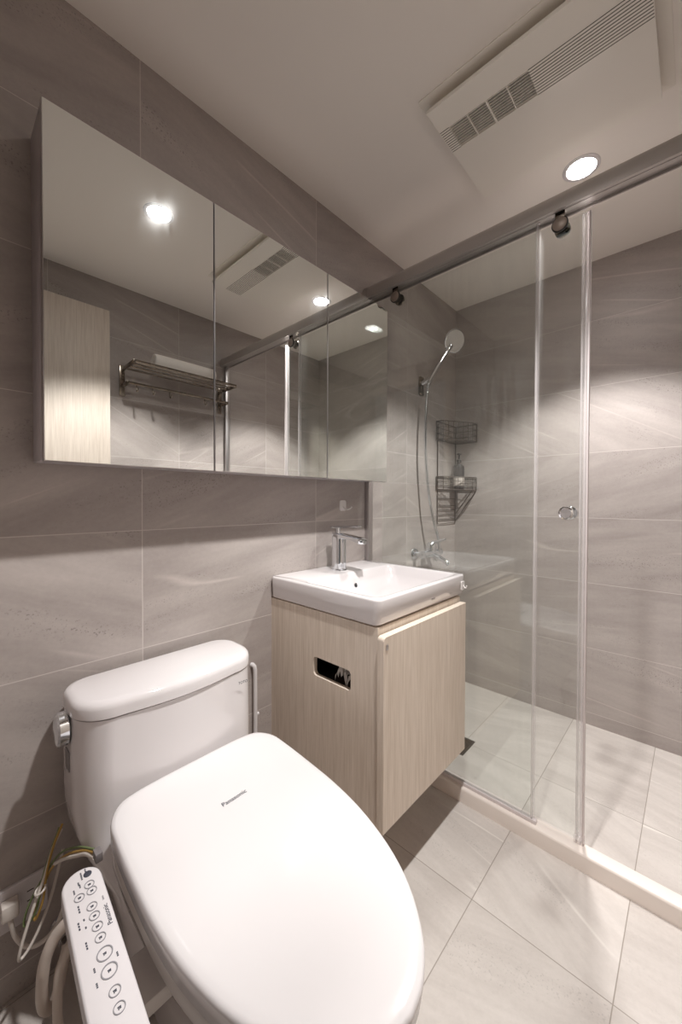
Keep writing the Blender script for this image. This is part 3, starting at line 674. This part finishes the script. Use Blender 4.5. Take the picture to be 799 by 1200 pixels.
# ------------------------------------------------------------------ ceiling fan unit
t = thing('bathroom_heater', (.765, 1.21, ZC), 'large cream ceiling ventilation heater panel with dark slotted grille', 'ceiling heater')
FX0, FX1, FY0, FY1, FZ = .511, 1.023, 1.001, 1.424, 2.262
bm = bmesh.new()
def hring(x0, y0, x1, y1, z): return [(x, y, z) for x, y in rrect(x0, y0, x1, y1, .006, 3)]
add_rings(bm, [hring(.489, .990, 1.051, 1.446, ZC), hring(.489, .990, 1.051, 1.446, ZC-.003), hring(.492, .993, 1.048, 1.443, ZC-.004), hring(.56, 1.05, .98, 1.38, ZC-.0045), hring(.56, 1.05, .98, 1.38, FZ+.028), hring(.56, 1.05, .98, 1.38, FZ+.027)])
finish(bm, 'heater_housing', 'fanplastic', t, True, 30)
bm = bmesh.new(); add_box(bm, (.57, 1.178, FZ+.010), (.97, 1.37, FZ+.027)); add_box(bm, (.57, 1.052, FZ+.010), (.97, 1.074, FZ+.027)); bmesh.ops.remove_doubles(bm, verts=bm.verts, dist=1e-5); add_box(bm, (.78, 1.07, FZ+.010), (.97, 1.18, FZ+.027))
finish(bm, 'heater_core', 'fandark', t)
GX0, GX1, GYA, GYB = .541, .768, 1.082, 1.166
bm = bmesh.new()   # front panel with a rectangular opening for the grille
def frame_panel(z0, z1, bev=.004):
    add_box(bm, (FX0, FY0, z0), (FX1, GYA, z1), 0); add_box(bm, (FX0, GYB, z0), (FX1, FY1, z1), 0)
    add_box(bm, (FX0, GYA, z0), (GX0, GYB, z1), 0); add_box(bm, (GX1, GYA, z0), (FX1, GYB, z1), 0)
frame_panel(FZ, FZ+.010)
bmesh.ops.remove_doubles(bm, verts=bm.verts, dist=1e-5)
# drop the inner walls shared by two blocks
seen = {}
for f in list(bm.faces):
    key = tuple(sorted(v.index for v in f.verts)) if False else tuple(sorted((round(v.co.x, 4), round(v.co.y, 4), round(v.co.z, 4)) for v in f.verts))
    seen.setdefault(key, []).append(f)
fp = finish(bm, 'front_panel', 'fanplastic', t)
box('grille_well', (GX0-.01, GYA-.008, FZ+.0262), (GX1+.01, GYB+.008, FZ+.0268), 'fandark', fp)
bm = bmesh.new(); nl = 10
for k in range(nl):
    y = GYA + (k+.5)*(GYB-GYA)/nl; add_box(bm, (GX0, y-.0010, FZ+.001), (GX1, y+.0010, FZ+.006))
for k in range(1, 4):
    x = GX0+(GX1-GX0)*k/4; add_box(bm, (x-(.0022 if k == 2 else .0012), GYA, FZ), (x+(.0022 if k == 2 else .0012), GYB, FZ+.008))
finish(bm, 'grille', 'fanplastic', fp)
for x0, x1 in ((FX0+.001, GX0), (GX1, FX1-.001)):
    bm = bmesh.new()
    for k in range(nl+1):
        y = GYA + k*(GYB-GYA)/nl; add_box(bm, (x0, y-.0009, FZ-.0004), (x1, y+.0009, FZ+.0005))
    finish(bm, 'louvre_lines', 'fandark', fp)

# downlights
for x, y, lab in ((.788, .640, 'lit round recessed downlight over the toilet, seen only in the leftmost mirror door'), (.795, 1.578, 'lit round recessed downlight between the heater panel and the shower rail')):
    t = thing('downlight', (x, y, ZC), lab, 'ceiling light', 'recessed ceiling downlights')
    lathe('trim_ring', [(.058, 0), (.058, .0025), (.054, .005), (.046, .0045), (.043, .001), (.043, 0)], (x, y, ZC), 'panel', t, (0, 0, -1), 40)
    lathe('lens', [(.0425, -.002), (.0425, .002), (.03, .0032), (0, .004)], (x, y, ZC), 'lens', t, (0, 0, -1), 40)

# ------------------------------------------------------------------ towel rack seen in the mirror
t = thing('towel_rack', (XR, 1.07, 1.78), 'steel wall towel rack with shelf bars and hooks, reflected in the mirror', 'towel rack')
ry0, ry1, rz = .715, 1.308, 1.845
for y in (ry0, ry1):
    bm = bmesh.new()
    add_box(bm, (XR-.008, y-.014, 1.70), (XR, y+.014, rz+.025), .002)
    add_box(bm, (XR-.205, y-.006, rz-.010), (XR-.006, y+.006, rz+.010), .002)
    add_box(bm, (XR-.105, y-.006, 1.745), (XR-.006, y+.006, 1.765), .002)
    finish(bm, 'end_bracket', 'steel', t, True, 30)
bm = bmesh.new()
for x in (.205, .150, .098, .045): add_tube(bm, [(XR-x, ry0, rz), (XR-x, ry1, rz)], .006 if x != .205 else .009, 10)
finish(bm, 'shelf_bars', 'steel', t, True)
bm = bmesh.new(); add_tube(bm, [(XR-.105, ry0, 1.755), (XR-.105, ry1, 1.755)], .008, 10); finish(bm, 'hanging_bar', 'steel', t, True)
for y in (.755, .84, .935, 1.15, 1.21):
    tube('hook', [(XR-.105, y, 1.750), (XR-.107, y, 1.725), (XR-.115, y, 1.712), (XR-.128, y, 1.714), (XR-.132, y, 1.728)], .0035, 'steel', t, 8, 4)
# rolled towel: spiral section swept along y
bm = bmesh.new(); N = 56
for_y = [ (0, .93), (.02, 1), (.5, 1.03), (.98, 1), (1, .93) ]
def spiral(y, s):
    a = []
    for k in range(N+1):
        th = 2*PI*2.6*k/N; r = (.012+.033*k/N)*s; a.append((XR-.13+r*math.cos(th), y, rz+.007+.044+r*math.sin(th)*.95))
    b = []
    for k in range(N, -1, -1):
        th = 2*PI*2.6*k/N; r = (.004+.033*k/N)*s; b.append((XR-.13+r*math.cos(th), y, rz+.007+.044+r*math.sin(th)*.95))
    return a+b
add_rings(bm, [spiral(.835+.36*u, s) for u, s in for_y])
tag(finish(bm, 'rolled_towel', 'towel', None, True, 50), 'rolled white towel lying on the steel towel rack, seen in the mirror', 'towel')
